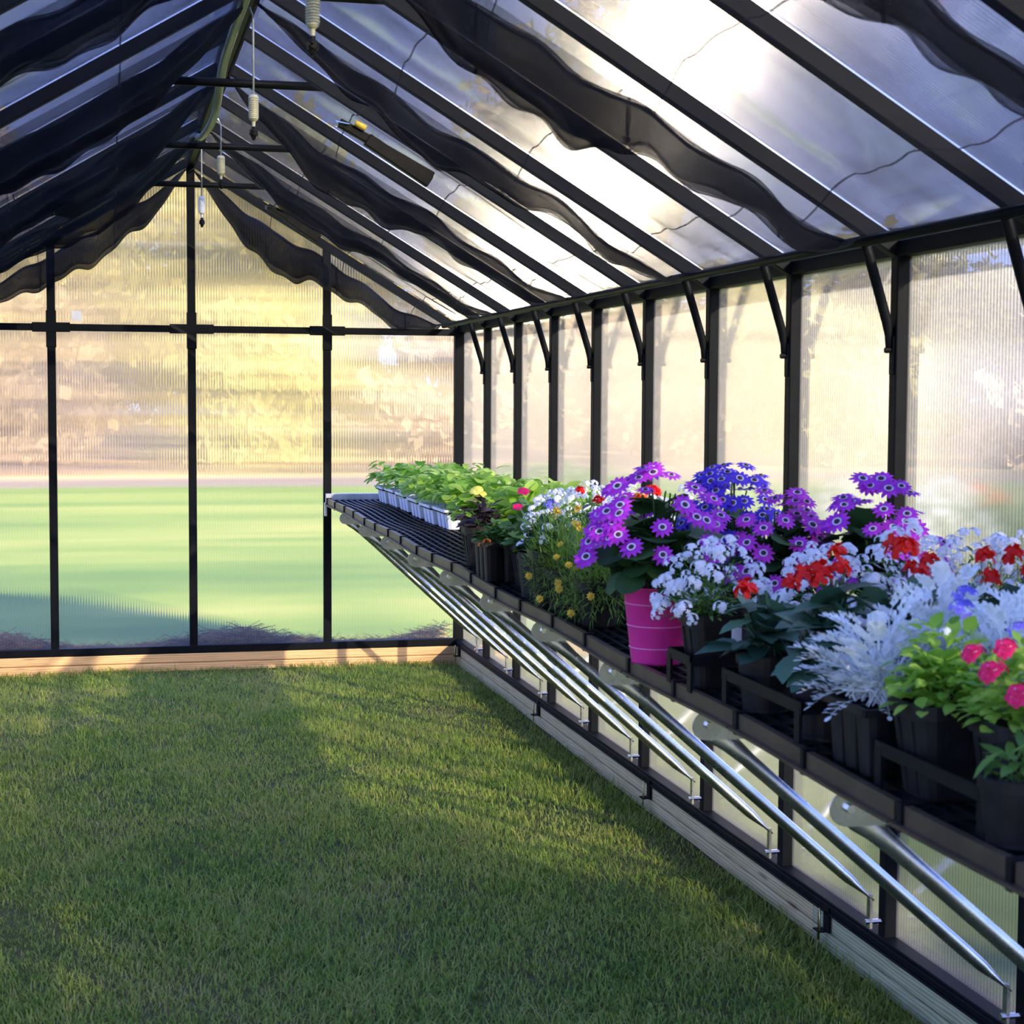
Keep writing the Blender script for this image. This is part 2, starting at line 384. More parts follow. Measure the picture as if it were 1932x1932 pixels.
# ================================================================ shade cloth sheets
def cloth_sheet(sx, ka, kb, hang, name='shade_cloth', seed=0):
    """sheet under the rafters from bay line ka (far, slack edge) to kb (near)"""
    rg = random.Random(seed*31+int(sx)+5); nu, nv = 90, 84
    ph = [rg.uniform(0, 6.28) for _ in range(8)]; am = [rg.uniform(.4, 1) for _ in range(8)]
    m = MB(); uvs = []
    ya, yb = YK(ka), YK(kb)+.085
    for j in range(nv+1):
        t = j/nv
        FB = .30                                    # the first rows are the turned-down double edge
        fold = t < FB
        v = 0.0 if fold else ((t-FB)/(1-FB))**1.6   # more rows at the slack edge
        for i in range(nu+1):
            u = i/nu; x = .015 + u*(1.40-.015)
            y = ya + .02 + (yb-ya)*v
            prof = math.sin(PI*min(1, max(0, u*1.0)))**.75 * (1+.25*math.sin(PI*u*2+.4))
            hd = hang*prof*(1+.07*math.sin(u*11+ph[0])+.05*math.sin(u*27+ph[7])+.04*math.sin(u*61+ph[3]))
            s = max(0.0, 1-v/.30)
            zoff = -hd*(s**1.15)
            qf = t/FB*5; tri = abs(((qf+1) % 2)-1)
            if fold: zoff = -hd*(.26+.74*tri)*(1-.05*int(qf))
            ym = -.03*hang*4*prof*(s**.5)*0
            # billow between the rafters and ripples that fan out at the eave
            bay = math.sin(PI*((v*(kb-ka)) % 1.0)); 
            zoff -= .022*bay*prof
            eave = max(0, (u-.62)/.38)
            zoff -= (.020*eave*(1.02-u)*8)*abs(math.sin(v*(kb-ka)*PI*1.5+ph[1]+u*3))*am[1]
            zoff -= .018*abs(math.sin(v*11-u*6+ph[2]))*min(1, eave*1.6)*am[2]+.007*abs(math.sin(v*31+u*11+ph[7]))*eave
            zoff -= .010*math.sin(u*31+ph[3]+2*math.sin(v*9))*s+.012*math.sin(v*70+u*4+ph[6])*s*prof
            zoff -= .004*(1+math.sin(v*41+ph[4]+3*u))*prof
            zz = roofz(x)-.008+min(0, zoff)
            if u > .985: zz = 1.945
            m.v.append((sx*x, y+ .018*math.sin(u*14+ph[5])*s, zz)); uvs.append((u*1.6, (v+t*.2)*(kb-ka)*SP))
            if fold: m.v[-1] = (m.v[-1][0], y+.02*math.sin(u*14+ph[5])+.03*(1-t/FB)+(.004+.010*abs(tri))*math.sin(u*52+ph[6]+qf*1.3), zz)
    for j in range(nv):
        for i in range(nu):
            a = j*(nu+1)+i; m.f.append((a, a+1, a+nu+2, a+nu+1)); m.mi.append(0)
    # hem: a rolled tape along the slack edge
    e = [m.v[i] for i in range(nu+1)]
    me = m.mesh(name, CLOTH, True)
    ul = me.uv_layers.new(name='UVMap'); co = np.array(uvs, dtype='f4')
    li = np.zeros(len(me.loops), dtype='i4'); me.loops.foreach_get('vertex_index', li)
    ul.data.foreach_set('uv', co[li].ravel())
    o = link(name, me)
    h = MB().tube([(p[0], p[1]-.003, p[2]-.004) for p in e], .0045, 5).build('hem', BLACKPL, o, smooth=True)
    return o
CL = {}
names_r = ['farthest sheet of black shade cloth under the right roof slope, sagging at the back gable',
           'second black shade cloth sheet from the back gable under the right roof slope',
           'black shade cloth sheet beside the nearer vent opener under the right slope',
           'black shade cloth sheet under the right roof slope, third from the camera end',
           'black shade cloth sheet with the widest dark sagging edge under the right roof slope',
           'nearest black shade cloth sheet at the top right corner',
           'black shade cloth sheet above the camera on the right slope']
names_l = ['farthest sheet of black shade cloth under the left roof slope, sagging at the back gable',
           'second dark shade cloth sheet from the back gable under the left roof slope',
           'dark blue shade cloth sheet under the left slope, third from the back gable',
           'dark shade cloth sheet under the left slope at the top left corner',
           'dark shade cloth sheet over the camera on the left slope',
           'nearest dark shade cloth sheet on the left slope', 'shade cloth sheet behind the camera on the left slope']
for i, (a, b) in enumerate(((0, 2), (2, 4), (4, 6), (6, 8), (8, 10), (10, 12), (12, 14))):
    hg = (.27, .15, .19, .15, .23, .18, .15)[i]
    tag(cloth_sheet(1, a, b, hg, seed=i), names_r[i], 'shade cloth', 'shade cloth sheets under the right slope')
    tag(cloth_sheet(-1, a, b, (.24, .18, .2, .2, .18, .15, .15)[i], seed=i+20), names_l[i], 'shade cloth', 'shade cloth sheets under the left slope')

# ================================================================ outdoors: trees beyond the lawn
LEAFG = leafy('golden_green_foliage', (.22, .21, .06), (.50, .44, .17), .35, .6, .3)
LEAFB = leafy('tan_foliage', (.30, .235, .14), (.56, .46, .30), .35, .6, .3)
BARK = simple('grey_brown_bark', (.20, .14, .10), .9, 0, .3, 3)
def tree_mesh(seed, h, rc, mat, nc=26, nl=230, zc=.50, zr=.44):
    rg = random.Random(seed); m = MB()
    cl = []
    while len(cl) < nc:
        a, q, z = rg.uniform(0, 6.28), rg.random()**.5, rg.uniform(-1, 1)
        if q*q+z*z > 1: continue
        r = rc*rg.uniform(.25, .42); cl.append((q*(rc-r)*math.cos(a), q*(rc-r)*math.sin(a), h*(zc+zr*z), r))
    for cx, cy, cz, r in cl:
        for _ in range(nl):
            d = Vector((rg.gauss(0, 1), rg.gauss(0, 1), rg.gauss(0, .8))).normalized()*r*rg.uniform(.5, 1)
            p = Vector((cx, cy, cz))+d; s = rg.uniform(.10, .30)
            a = Vector((rg.gauss(0, 1), rg.gauss(0, 1), rg.gauss(0, 1))).normalized(); b = a.orthogonal().normalized()
            m.quad(p-a*s, p-b*s*.6, p+a*s, p+b*s*.6)
    return m.mesh('crown', mat)
tm = [tree_mesh(1, 10, 4.1, LEAFG, 46), tree_mesh(2, 11, 4.1, LEAFB, 46), tree_mesh(3, 9, 4.1, LEAFG, 44)]
tk = MB().tube([(0, 0, -.2), (.1, 0, 3), (-.1, .1, 6), (0, 0, 8)], [.28, .22, .15, .06], 8).mesh('trunk', BARK, True)
rg = random.Random(11)
tms = tree_mesh(9, 9, 3.2, LEAFG, 13, 120)
tl = ['blurred yellow-green tree in the wood edge beyond the lawn', 'blurred tan-leaved tree in the wood edge beyond the lawn', 'blurred yellow-green tree in the wood edge beyond the lawn']
pos = []
for row, r in enumerate((46, 54.5, 63, 72)):
    st = 8.7/r; a = math.radians(-18)+st*.5*(row % 2)
    while a < math.radians(82): pos.append((a, r)); a += st
for az, r in pos:
    k = rg.choice((0, 1, 1, 2))
    t = empty('tree', (r*math.sin(az), r*math.cos(az), 0), rg.uniform(0, 6.28)); s = rg.uniform(.92, 1.05); t.scale = (s, s, s*rg.uniform(.95, 1.15)*(.62 if math.degrees(az) > 15 else 1))
    tag(t, tl[k], 'tree', 'woodland trees beyond the lawn')
    link('crown', tm[k], t); link('trunk', tk, t)
shm = tree_mesh(12, 4.4, 2.3, LEAFB, 20, 200); shm2 = tree_mesh(13, 4.0, 2.2, LEAFG, 20, 200)
for i in range(15):
    az = math.radians(-16+6.6*i); r = 39.6
    t = empty('shrub', (r*math.sin(az), r*math.cos(az), -.3), i*2.1); k = (i*5) % 3 == 0
    tag(t, 'low golden-green bush at the foot of the far wood edge' if k else 'low tan bush at the foot of the far wood edge', 'shrub', 'bushes along the wood edge')
    link('crown', shm2 if k else shm, t)
for i, (dx, dy) in enumerate(((6.0, -9.5),)):  # out-of-view tree, added so its sparse crown dapples the sunlight
    t = empty('added_shade_tree', (dx, dy, 0), i*1.3); tag(t, 'unseen thin-crowned tree added right of and behind the camera for dappled shade', 'tree', 'unseen trees added for dappled shade')
    link('crown', tms, t); link('trunk', tk, t); s = (1, 1.1)[i]; t.scale = (s, s, s)

# pine straw outside the back wall
STRAW = leafy('pine_straw', (.07, .035, .018), (.22, .12, .055), .1, .8)
m = MB(); rg = random.Random(5)
for _ in range(13000):
    x = rg.uniform(-1.45, 1.45); hh = .07+.07*math.sin(x*2.2+1)**2+.05*max(0, math.sin(x*5+.5))
    y = D+.08+abs(rg.gauss(0, .13)); z = rg.uniform(0, hh+.05)*max(.1, 1-(y-D)/.7)
    a = rg.uniform(0, 6.28); L = rg.uniform(.03, .09); d = Vector((math.cos(a), math.sin(a)*.4, rg.uniform(-.5, .6)))*L
    p = Vector((x, y, z+.03)); n = Vector((0, .3, 1)).normalized()*.0014
    m.quad(p-n, p+d-n, p+d+n, p+n)
tag(m.build('pine_straw', STRAW), 'brown pine straw heaped outside along the foot of the back wall', 'pine straw', kind='stuff')

# ================================================================ turf
GRASS = None
def grass():
    a = NT('turf_blades'); g = a.n('NewGeometry')
    n1 = a.n('TexNoise', {'Vector': (g, 'Position'), 'Scale': 1.5, 'Detail': 3.0})
    n2 = a.n('TexNoise', {'Vector': (g, 'Position'), 'Scale': 6.0, 'Detail': 2.0})
    f = a.math('ADD', a.math('MULTIPLY', (g, 'Random Per Island'), .45), a.math('ADD', a.math('MULTIPLY', n1, .55), a.math('MULTIPLY', n2, .25)))
    col = a.ramp(f, [(.30, (.065, .145, .016)), (.50, (.16, .265, .030)), (.70, (.34, .41, .058)), (.90, (.40, .34, .11))])
    p = a.n('BsdfPrincipled', {'Base Color': col, 'Roughness': .55, 'Specular IOR Level': .3})
    t = a.n('BsdfTranslucent', {'Color': col}); mat = a.done(a.n('MixShader', {0: .4, 1: p, 2: t}))
    R = np.random.default_rng(3)
    # denser close to the camera, none outside the frame's reach
    N = 210000
    x = R.uniform(-1.475, 1.47, N*2); y = 3.6 + (D-.02-3.6)*R.uniform(0, 1, N*2)**1.15
    clump = np.sin(x*7.3+1.1*np.sin(y*5))*np.sin(y*6.1+1.3*np.sin(x*4)) + .6*np.sin(x*23+y*3)*np.sin(y*19-x*5)
    keep = R.uniform(-1.9, 1.6, N*2) < clump+.5; x = x[keep][:N]; y = y[keep][:N]; N = len(x)
    h = R.uniform(.008, .026, N)*(1+.3*np.sin(x*5+y*3)); tall = R.uniform(0, 1, N) > .985; h[tall] *= 1.7
    wall = np.minimum(1.5-np.abs(x), D-y) < .06; h[wall] *= 1.5
    an = R.uniform(0, 2*np.pi, N); ln = R.uniform(.4, 2.0, N)*h; wd = R.uniform(.0012, .0024, N)
    dx, dy = np.cos(an), np.sin(an); px, py = -dy*wd, dx*wd; z0 = np.full(N, -.006)
    V = np.empty((N, 5, 3), 'f4')
    V[:, 0] = np.stack([x-px, y-py, z0], 1); V[:, 1] = np.stack([x+px, y+py, z0], 1)
    V[:, 2] = np.stack([x+px*.7+dx*ln*.35, y+py*.7+dy*ln*.35, h*.62], 1); V[:, 3] = np.stack([x-px*.7+dx*ln*.35, y-py*.7+dy*ln*.35, h*.62], 1)
    V[:, 4] = np.stack([x+dx*ln, y+dy*ln, h], 1)
    V[:, :, 0] = np.clip(V[:, :, 0], -1.482, 1.482); V[:, :, 1] = np.minimum(V[:, :, 1], D-.013)
    me = bpy.data.meshes.new('turf'); me.vertices.add(N*5); me.vertices.foreach_set('co', V.ravel())
    b = (np.arange(N)*5)[:, None]
    lv = np.concatenate([b+np.array([0, 1, 2, 3]), b+np.array([3, 2, 4])], 1).ravel().astype('i4')
    me.loops.add(N*7); me.loops.foreach_set('vertex_index', lv)
    ls = (np.arange(N)*7)[:, None]+np.array([0, 4]); me.polygons.add(N*2); me.polygons.foreach_set('loop_start', ls.ravel().astype('i4'))
    me.update(calc_edges=True); me.validate(); me.materials.append(mat)
    return tag(link('turf', me), 'short green grass with brownish thin patches covering the greenhouse floor', 'grass', kind='stuff')
grass()

# ================================================================ bench
def bz(y): return .893 + .0066*y + .004*math.sin(y*PI/SP)       # top of the bench
B = empty('plant_bench', (.75, YK(0), .9)); tag(B, 'long black slatted plant bench on slanting metal struts along the right wall', 'bench')
def inb(m, nm, mat, par=None, **k):
    m.v = [(x-.75, y-YK(0), z-.9) for x, y, z in m.v]; return m.build(nm, mat, par or B, **k)
def strip(m, x0, x1, ya, yb, zl, zh, n=12):
    for i in range(n):
        y0 = ya+(yb-ya)*i/n; y1 = ya+(yb-ya)*(i+1)/n; b = len(m.v)
        m.v += [(x, y, bz(y)+z) for y in (y0, y1) for z in (zl, zh) for x in (x0, x1)]
        for q in ((0, 1, 3, 2), (4, 6, 7, 5), (0, 4, 5, 1), (2, 3, 7, 6), (0, 2, 6, 4), (1, 5, 7, 3)):
            m.f.append(tuple(b+t for t in q)); m.mi.append(0)
ys = [D-.06 - i*.72 for i in range(12)]
for i in range(len(ys)-1):
    y1, y0 = ys[i]-.004, ys[i+1]+.004; m = MB()
    nsl = 22
    for s in range(nsl):
        x = .762+(1.47-.762)*s/(nsl-1); strip(m, x-.0055, x+.0055, y0, y1, -.018, 0.0, 6)
    for s in range(9):
        y = y0+.01+(y1-y0-.02)*s/8; m.box(.762, 1.475, y-.004, y+.004, bz(y)-.016, bz(y)-.003)
    inb(m, 'slatted_tray', BLACKPL)
    m = MB(); strip(m, .738, .752, y0, y1, -.030, .006, 8); strip(m, .726, .740, y0, y1, -.030, -.024, 8)
    inb(m, 'edge_rail', RIM)
    for y in (y1-.02, (y0+y1)/2):
        inb(MB().box(.732, .760, y-.008, y+.008, bz(y)-.036, bz(y)+.010), 'clip', BLACKPL)
m = MB().box(.735, 1.49, D-.052, D-.014, .925, .985); m.box(.735, 1.49, D-.075, D-.052, .925, .931)
inb(m, 'end_rail', ALU, bevel=.002); B.children[-1]['label'] = 'pale aluminium rail'
inb(MB().box(.728, .738, D-.065, D-.02, .86, .935), 'end_bracket', ALU)
def strut(k):
    y = YK(k); zt = bz(y)
    a = Vector((.772, y, zt-.070)); b = Vector((1.474, y, .235)); d = (b-a).normalized(); L = (b-a).length
    pts = [a, a+d*.018, a+d*.05, a+d*.10, a+d*.18, a+d*(L*.5), b-d*.16, b-d*.09, b-d*.03, b]
    fl = [(.003, .027), (.0032, .027), (.009, .021), (.0145, .0168), (.0155, .0155), (.0155, .0155), (.0155, .0155), (.013, .014), (.012, .005), (.011, .003)]
    # side axis of the tube helper is along y: lugs are flattened across it
    m = MB().tube([p for p in pts], .015, 14, flat=fl)
    # rounded lug plate above the crimp, hanging from the cross bearer
    c = Vector((.755, y-.012, zt-.062)); n0 = len(m.v); R = .030; seg = 20; th = .003
    out_ = []
    for q in range(seg+1):
        t = PI*.5+PI*q/seg; out_.append((c.x+R*math.cos(t)*1.05, c.z+R*math.sin(t)))
    out_ += [(c.x+.085, c.z-R), (c.x+.10, c.z+.018), (c.x+.085, c.z+R)]
    for s in (0, th):
        m.v += [(px, c.y+s, pz) for px, pz in out_]
    K = len(out_); m.f.append(tuple(range(n0, n0+K))); m.mi.append(0); m.f.append(tuple(range(n0+2*K-1, n0+K-1, -1))); m.mi.append(0)
    for q in range(K):
        e = (q+1) % K; m.f.append((n0+q, n0+K+q, n0+K+e, n0+e)); m.mi.append(0)
    o = inb(m, 'strut', GALV, smooth=False)
    for p in o.data.polygons: p.use_smooth = len(p.vertices) == 4
    q = MB().tube([(.758, y-.022, zt-.060), (.758, y+.004, zt-.060)], .008, 6); inb(q, 'bolt', CHROME, o)
    q = MB().box(1.463, 1.470, y-.010, y+.010, .16, .25); inb(q, 'foot_plate', GALV, o)
    q = MB().tube([(1.452, y-.004, .178), (1.50, y-.004, .178)], .007, 6); inb(q, 'bolt', CHROME, o)
    # short bearer under the slats above each strut
    inb(MB().box(.76, 1.495, y-.012, y+.012, zt-.036, zt-.0185), 'bearer', ALU)
for k in range(1, 12): strut(k)
# anchor pins on the sill
def anchor(x, y, nm='anchor_pin'):
    m = MB(); m.box(x-.030, x-.004, y-.02, y+.02, .050, .054).box(x-.006, x+.002, y-.03, y+.005, .05, .125)
    m.v = [(a-1.5, b, c) for a, b, c in m.v]
    o = m.build('anchor_bracket', BLACKPL, WR)
    p = [(x-.024, y-.012, -.02), (x-.024, y-.012, .095), (x-.022, y-.008, .107), (x-.02, y, .112), (x-.018, y+.008, .107), (x-.016, y+.012, .095), (x-.018, y+.012, .02)]
    q = MB().tube([(a-1.5, b, c) for a, b, c in p], .0028, 6); q.build('anchor_pin', BRASSY, o, smooth=True)
for y in (4.42, 6.05, 7.75, 9.62): anchor(1.49, y)

# ================================================================ ridge hose, sprinklers, vent openers
HZ = [(8.9, 2.80, -.04), (8.5, 2.775, -.035), (8.0, 2.70, -.03), (7.4, 2.655, -.03), (7.0, 2.655, -.028), (6.75, 2.71, -.028), (6.5, 2.745, -.03), (6.2, 2.757, -.03), (5.6, 2.758, -.03), (4.8, 2.76, -.025), (3.5, 2.765, -.02), (1.5, 2.765, -.02), (YN+.1, 2.765, -.02)]
def smooth_path(P, n=6):
    P = [Vector(p) for p in P]; o = []
    for i in range(len(P)-1):
        a, b, c, d = P[max(i-1, 0)], P[i], P[i+1], P[min(i+2, len(P)-1)]
        for j in range(n):
            t = j/n; o.append(.5*((2*b)+(c-a)*t+(2*a-5*b+4*c-d)*t*t+(3*b-a-3*c+d)*t**3))
    return o+[P[-1]]
h = MB().tube(smooth_path([(x, y, z) for y, z, x in HZ]), .016, 10).build('irrigation_hose', HOSE, smooth=True)
tag(h, 'grey-green water hose running along the roof ridge', 'hose')
def sprinkler(y, ztop, zw, zb, label, flat=False):
    t = empty('hanging_mister', (.004, y, ztop)); tag(t, label, 'mister', 'misters hanging from the ridge hose')
    L = ztop-zw
    MB().tube([(-.012, 0, .01), (0, 0, -.02), (0, 0, -L)], .0032, 6).build('drop_tube', STRING, t, smooth=True)
    m = MB(); pr = [(0, -L-.002), (.012, -L), (.0155, -L-.006)]
    H = (zw-zb)*.56
    for i in range(10):
        z = -L-.008-(H-.016)*i/10; pr += [(.0165, z), (.0165, z-(H-.016)/20), (.0145, z-(H-.016)/18), (.0145, z-(H-.016)/10.5)]
    pr += [(.0155, -L-H+.006), (.011, -L-H), (.006, -L-H-.004), (.005, -L-H-.02), (0, -L-H-.02)]
    m.lathe(pr, 16); m.build('weight', CREAM if not flat else WHITEPL, t, smooth=False)
    z1 = -L-H-.018; z2 = -(ztop-zb)
    hh = z1-z2
    m = MB().lathe([(0, z1), (.006, z1-.001), (.007, z1-hh*.2), (.012, z1-hh*.28), (.012, z1-hh*.4), (.008, z1-hh*.45), (.014, z1-hh*.5), (.014, z1-hh*.62), (.009, z1-hh*.7), (.007, z1-hh*.85), (.003, z2), (0, z2)], 10)
    for q in range(4):
        an = q*PI/2+.4; m.box(.010*math.cos(an)-.004, .010*math.cos(an)+.004, .010*math.sin(an)-.004, .010*math.sin(an)+.004, z1-hh*.68, z1-hh*.35)
    m.build('nozzle', BLACKPL, t)
sprinkler(3.96, 2.755, 2.450, 2.305, 'mister closest to the camera, its cream weight cut by the top of the photo')
sprinkler(5.58, 2.75, 2.487, 2.345, 'mister hanging in front of the nearest tie bar, second from the camera')
sprinkler(7.19, 2.65, 2.510, 2.375, 'mister whose black nozzle hangs just at the far tie bar, third from the camera')
sprinkler(8.66, 2.77, 2.507, 2.357, 'farthest mister, with a plain whiter weight, beside the back gable post', True)
def opener(y, label, sc=1.0):
    t = empty('vent_opener', (.36, y, 2.512)); tag(t, label, 'vent opener', 'automatic vent openers')
    sl_ = -.53
    m = MB(); m.beam((0, 0, 0), (.34*sc, 0, .34*sl_*sc), .03, .032).beam((.10, .0, -.055), (.33*sc, 0, .34*sl_*sc-.02), .035, .045)
    m.build('arm', BLACKPL, t, bevel=.004)
    MB().tube([(-.015, -.018, .0), (.035, -.018, -.008)], .004, 6).build('piston_rod', CHROME, t)
    MB().tube([(.055, -.024, -.002), (.092, -.024, -.020)], .011, 12).build('cylinder', YELLOW, t, smooth=True)
    t.children[-1]['label'] = 'bright yellow cylinder'
    MB().tube([(-.012, -.024, -.012), (-.012, -.012, -.012)], .006, 8).build('bolt', CHROME, t)
opener(6.22, 'black roof vent opener with yellow cylinder, the larger one nearer the camera')
opener(9.05, 'black roof vent opener with yellow cylinder, the smaller one near the back gable', .8)

# ================================================================ plants
def leaf(m, P, d, up, L, W, bend=.3, prof=None, mi=0, n=4, fold=.15):
    d = Vector(d).normalized(); sd = d.cross(Vector(up)); 
    if sd.length < 1e-3: sd = d.orthogonal()
    sd.normalize(); u = sd.cross(d); P = Vector(P); b = len(m.v)
    prof = prof or (.08, .75, 1, .75, .05)
    n = len(prof)-1
    for i, w_ in enumerate(prof):
        t = i/n; c = P + d*L*(t-.12*bend*t*t) - u*L*bend*t*t
        e = W*.5*w_
        m.v += [tuple(c-sd*e+u*e*fold), tuple(c), tuple(c+sd*e+u*e*fold)]
    for i in range(n):
        a = b+i*3; m.f += [(a, a+1, a+4, a+3), (a+1, a+2, a+5, a+4)]; m.mi += [mi, mi]
OV = (.08, .8, 1, .72, .04); RD = (.35, .95, 1.05, .95, .45); LN = (.2, .9, .9, .6, .03); NR = (.5, 1, 1, .8, .1)
def rdir(zlo=-.1, zhi=1.0):
    a = ru(0, 2*PI); z = ru(zlo, zhi); r = math.sqrt(max(0, 1-z*z)); return Vector((r*math.cos(a), r*math.sin(a), z))
def dome(m, n, c, R, H, L, W, prof=OV, bend=.35, zlo=-.1, inner=.45, mi=0, lift=.35):
    """leaves spread through a dome: centre c, radius R, height H"""
    c = Vector(c)
    for _ in range(n):
        d = rdir(zlo); k = ru(inner, 1.0)
        P = c + Vector((d.x*R*k, d.y*R*k, d.z*H*k)); s = ru(.75, 1.2)
        dd = Vector((d.x, d.y, d.z*.4+lift*ru(-.6, 1)))+Vector((ru(-.5, .5), ru(-.5, .5), ru(-.3, .3)))
        leaf(m, P-dd.normalized()*L*.4, dd, Vector((ru(-.4, .4), ru(-.4, .4), 1))+d*.5, L*s, W*s, bend*ru(.4, 1.3), prof, mi)
def stems(m, n, c, R, H, r=.0018, z0=0, mi=0):
    for _ in range(n):
        d = rdir(.1); P = Vector(c)+Vector((d.x*R*.85, d.y*R*.85, d.z*H*.85)); b = Vector((c[0]+ru(-.02, .02), c[1]+ru(-.02, .02), z0))
        m.tube([b, (b+P)/2+Vector((0, 0, H*.08)), P], r, 4, cap=False, mi=mi)

G_DARK = leafy('dark_green_leaf', (.018, .060, .018), (.05, .125, .03), .25)
G_MID = leafy('mid_green_leaf', (.05, .14, .02), (.14, .28, .04), .35)
G_BRIGHT = leafy('bright_green_leaf', (.20, .42, .04), (.46, .68, .10), .5)
G_LIME = leafy('lime_lettuce_leaf', (.36, .58, .08), (.65, .82, .20), .5)
G_BLUE = leafy('blue_green_leaf', (.030, .085, .05), (.07, .16, .085), .2)
G_FINE = leafy('feathery_green', (.09, .22, .025), (.22, .36, .05), .35)
SILVER = leafy('silver_felt_leaf', (.72, .76, .70), (.95, .96, .90), .22, .8)
PURPLEL = leafy('purple_dark_leaf', (.03, .02, .03), (.07, .05, .05), .2)
WHITEF = leafy('white_petal', (.80, .82, .84), (.95, .95, .95), .35)
PURP = leafy('violet_petal', (.42, .02, .50), (.66, .06, .76), .4)
BLUEP = leafy('indigo_petal', (.05, .02, .42), (.10, .04, .62), .35)
MAG = leafy('magenta_petal', (.50, .03, .50), (.75, .07, .68), .4)
REDP = leafy('scarlet_petal', (.72, .010, .006), (.95, .03, .012), .4)
CRIM = leafy('crimson_petal', (.55, .004, .07), (.85, .015, .16), .3)
YELP = leafy('yellow_petal', (.75, .42, .02), (.90, .62, .04), .35)
YELB = leafy('pale_yellow_petal', (.80, .75, .10), (.92, .88, .2), .35)
ORP = leafy('orange_petal', (.80, .15, .02), (.90, .30, .03), .35)
BLUF = leafy('lavender_blue_petal', (.20, .16, .70), (.32, .25, .85), .35)
DKC = simple('dark_flower_centre', (.035, .005, .03), .7, 0, .3, 200)
YEC = simple('yellow_flower_centre', (.75, .45, .03), .7, 0, .2, 200)

def daisy_mesh(name, R, npet, mat, ring=True, prof=(.35, .8, 1, .85, .25), wid=None, cup=.12):
    m = MB()
    for i in range(npet):
        a = 2*PI*i/npet+ru(-.08, .08); d = Vector((math.cos(a), math.sin(a), cup))
        L = R*ru(.9, 1.05); W = wid or R*.36
        leaf(m, d*R*.08, d, (0, 0, 1), L, W, .18, prof)
        if ring: leaf(m, d*R*.10+Vector((0, 0, .0012)), d, (0, 0, 1), R*.26, W*.6, .02, (.7, 1, .8), 1)
    return m.mesh(name, [mat, WHITEF], True)
def centre_mesh(r, mat): return MB().lathe([(0, .004), (r*.6, .0035), (r, .001), (r, 0)], 8, mi=0).mesh('flower_centre', mat, True)
def cluster_mesh(name, mat, R, n, fs, eye=None, np_=4, flat=.7):
    m = MB()
    for _ in range(n):
        d = rdir(.0); P = Vector((d.x*R, d.y*R, d.z*R*flat)); nrm = (d+Vector((0, 0, .4))).normalized(); a0 = nrm.orthogonal().normalized(); b0 = nrm.cross(a0)
        t0 = ru(0, 2)
        for k in range(np_):
            t = t0+2*PI*k/np_; dd = a0*math.cos(t)+b0*math.sin(t)
            leaf(m, P, dd+nrm*.15, nrm, fs, fs*.85, .15, (.3, 1, .7), 0)
        if eye: leaf(m, P-a0*fs*.22+nrm*.0015, a0, nrm, fs*.45, fs*.45, 0, (.4, 1, .4), 1)
    return m.mesh(name, [mat] + ([eye] if eye else []), True)
FL_PURP = daisy_mesh('flower', .027, 12, PURP); FL_BLUE = daisy_mesh('flower', .024, 12, BLUEP); FL_MAG = daisy_mesh('flower', .025, 12, MAG)
CEN = centre_mesh(.0062, DKC)
CL_WHITE = [cluster_mesh('flower_cluster', WHITEF, .0125, 20, .0046) for _ in range(2)]
CL_RED = cluster_mesh('flower_cluster', REDP, .019, 14, .018, None, 3, .8)
RED_SP = cluster_mesh('flower_cluster', REDP, .012, 13, .015, None, 2, 1.6)
CL_CRIM = cluster_mesh('flower_cluster', CRIM, .022, 8, .015, WHITEF, 5, .5)
CL_BLUE = cluster_mesh('flower_cluster', BLUF, .020, 26, .006, None, 4, .4)
FL_YEL = daisy_mesh('flower', .0115, 9, YELP, False, wid=.006); CENY = centre_mesh(.0045, YEC)
CL_ORG = cluster_mesh('flower_cluster', ORP, .020, 9, .014, YELB, 4, .6)
FL_VIO = daisy_mesh('flower', .018, 5, YELB, False, (.5, 1, 1.1, .9, .5), .020)
FL_PNK = daisy_mesh('flower', .018, 5, CRIM, False, (.5, 1, 1.1, .9, .5), .018)

def aim(o, n):
    o.rotation_mode = 'QUATERNION'; o.rotation_quaternion = Vector(n).to_track_quat('Z', 'Y')
def blooms(root, mesh, n, c, R, H, cen=None, tilt=.5, zlo=.0, bias=None, sc=(.85, 1.15), out=1.0, nm=None):
    ms = mesh if isinstance(mesh, list) else [mesh]; c = Vector(c); pts = []
    tries = 0
    while len(pts) < n and tries < n*40:
        tries += 1; d = rdir(zlo)
        if bias and d.dot(Vector(bias).normalized()) < ru(-.9, .5): continue
        P = c + Vector((d.x*R, d.y*R, d.z*H))*out*ru(.93, 1.05)
        if any((P-q).length < .55*R/max(1, n)**.5*1.6 for q in pts): continue
        pts.append(P); me = ms[len(pts) % len(ms)]
        o = link(nm or me.name.split('.')[0], me, root, P); aim(o, (d*tilt+Vector((-.22, -.50, .65))+Vector((ru(-.3, .3), ru(-.3, .3), 0))).normalized())
        s = ru(*sc); o.scale = (s, s, s)
        if cen: link('flower_centre', cen, o, (0, 0, .0018))
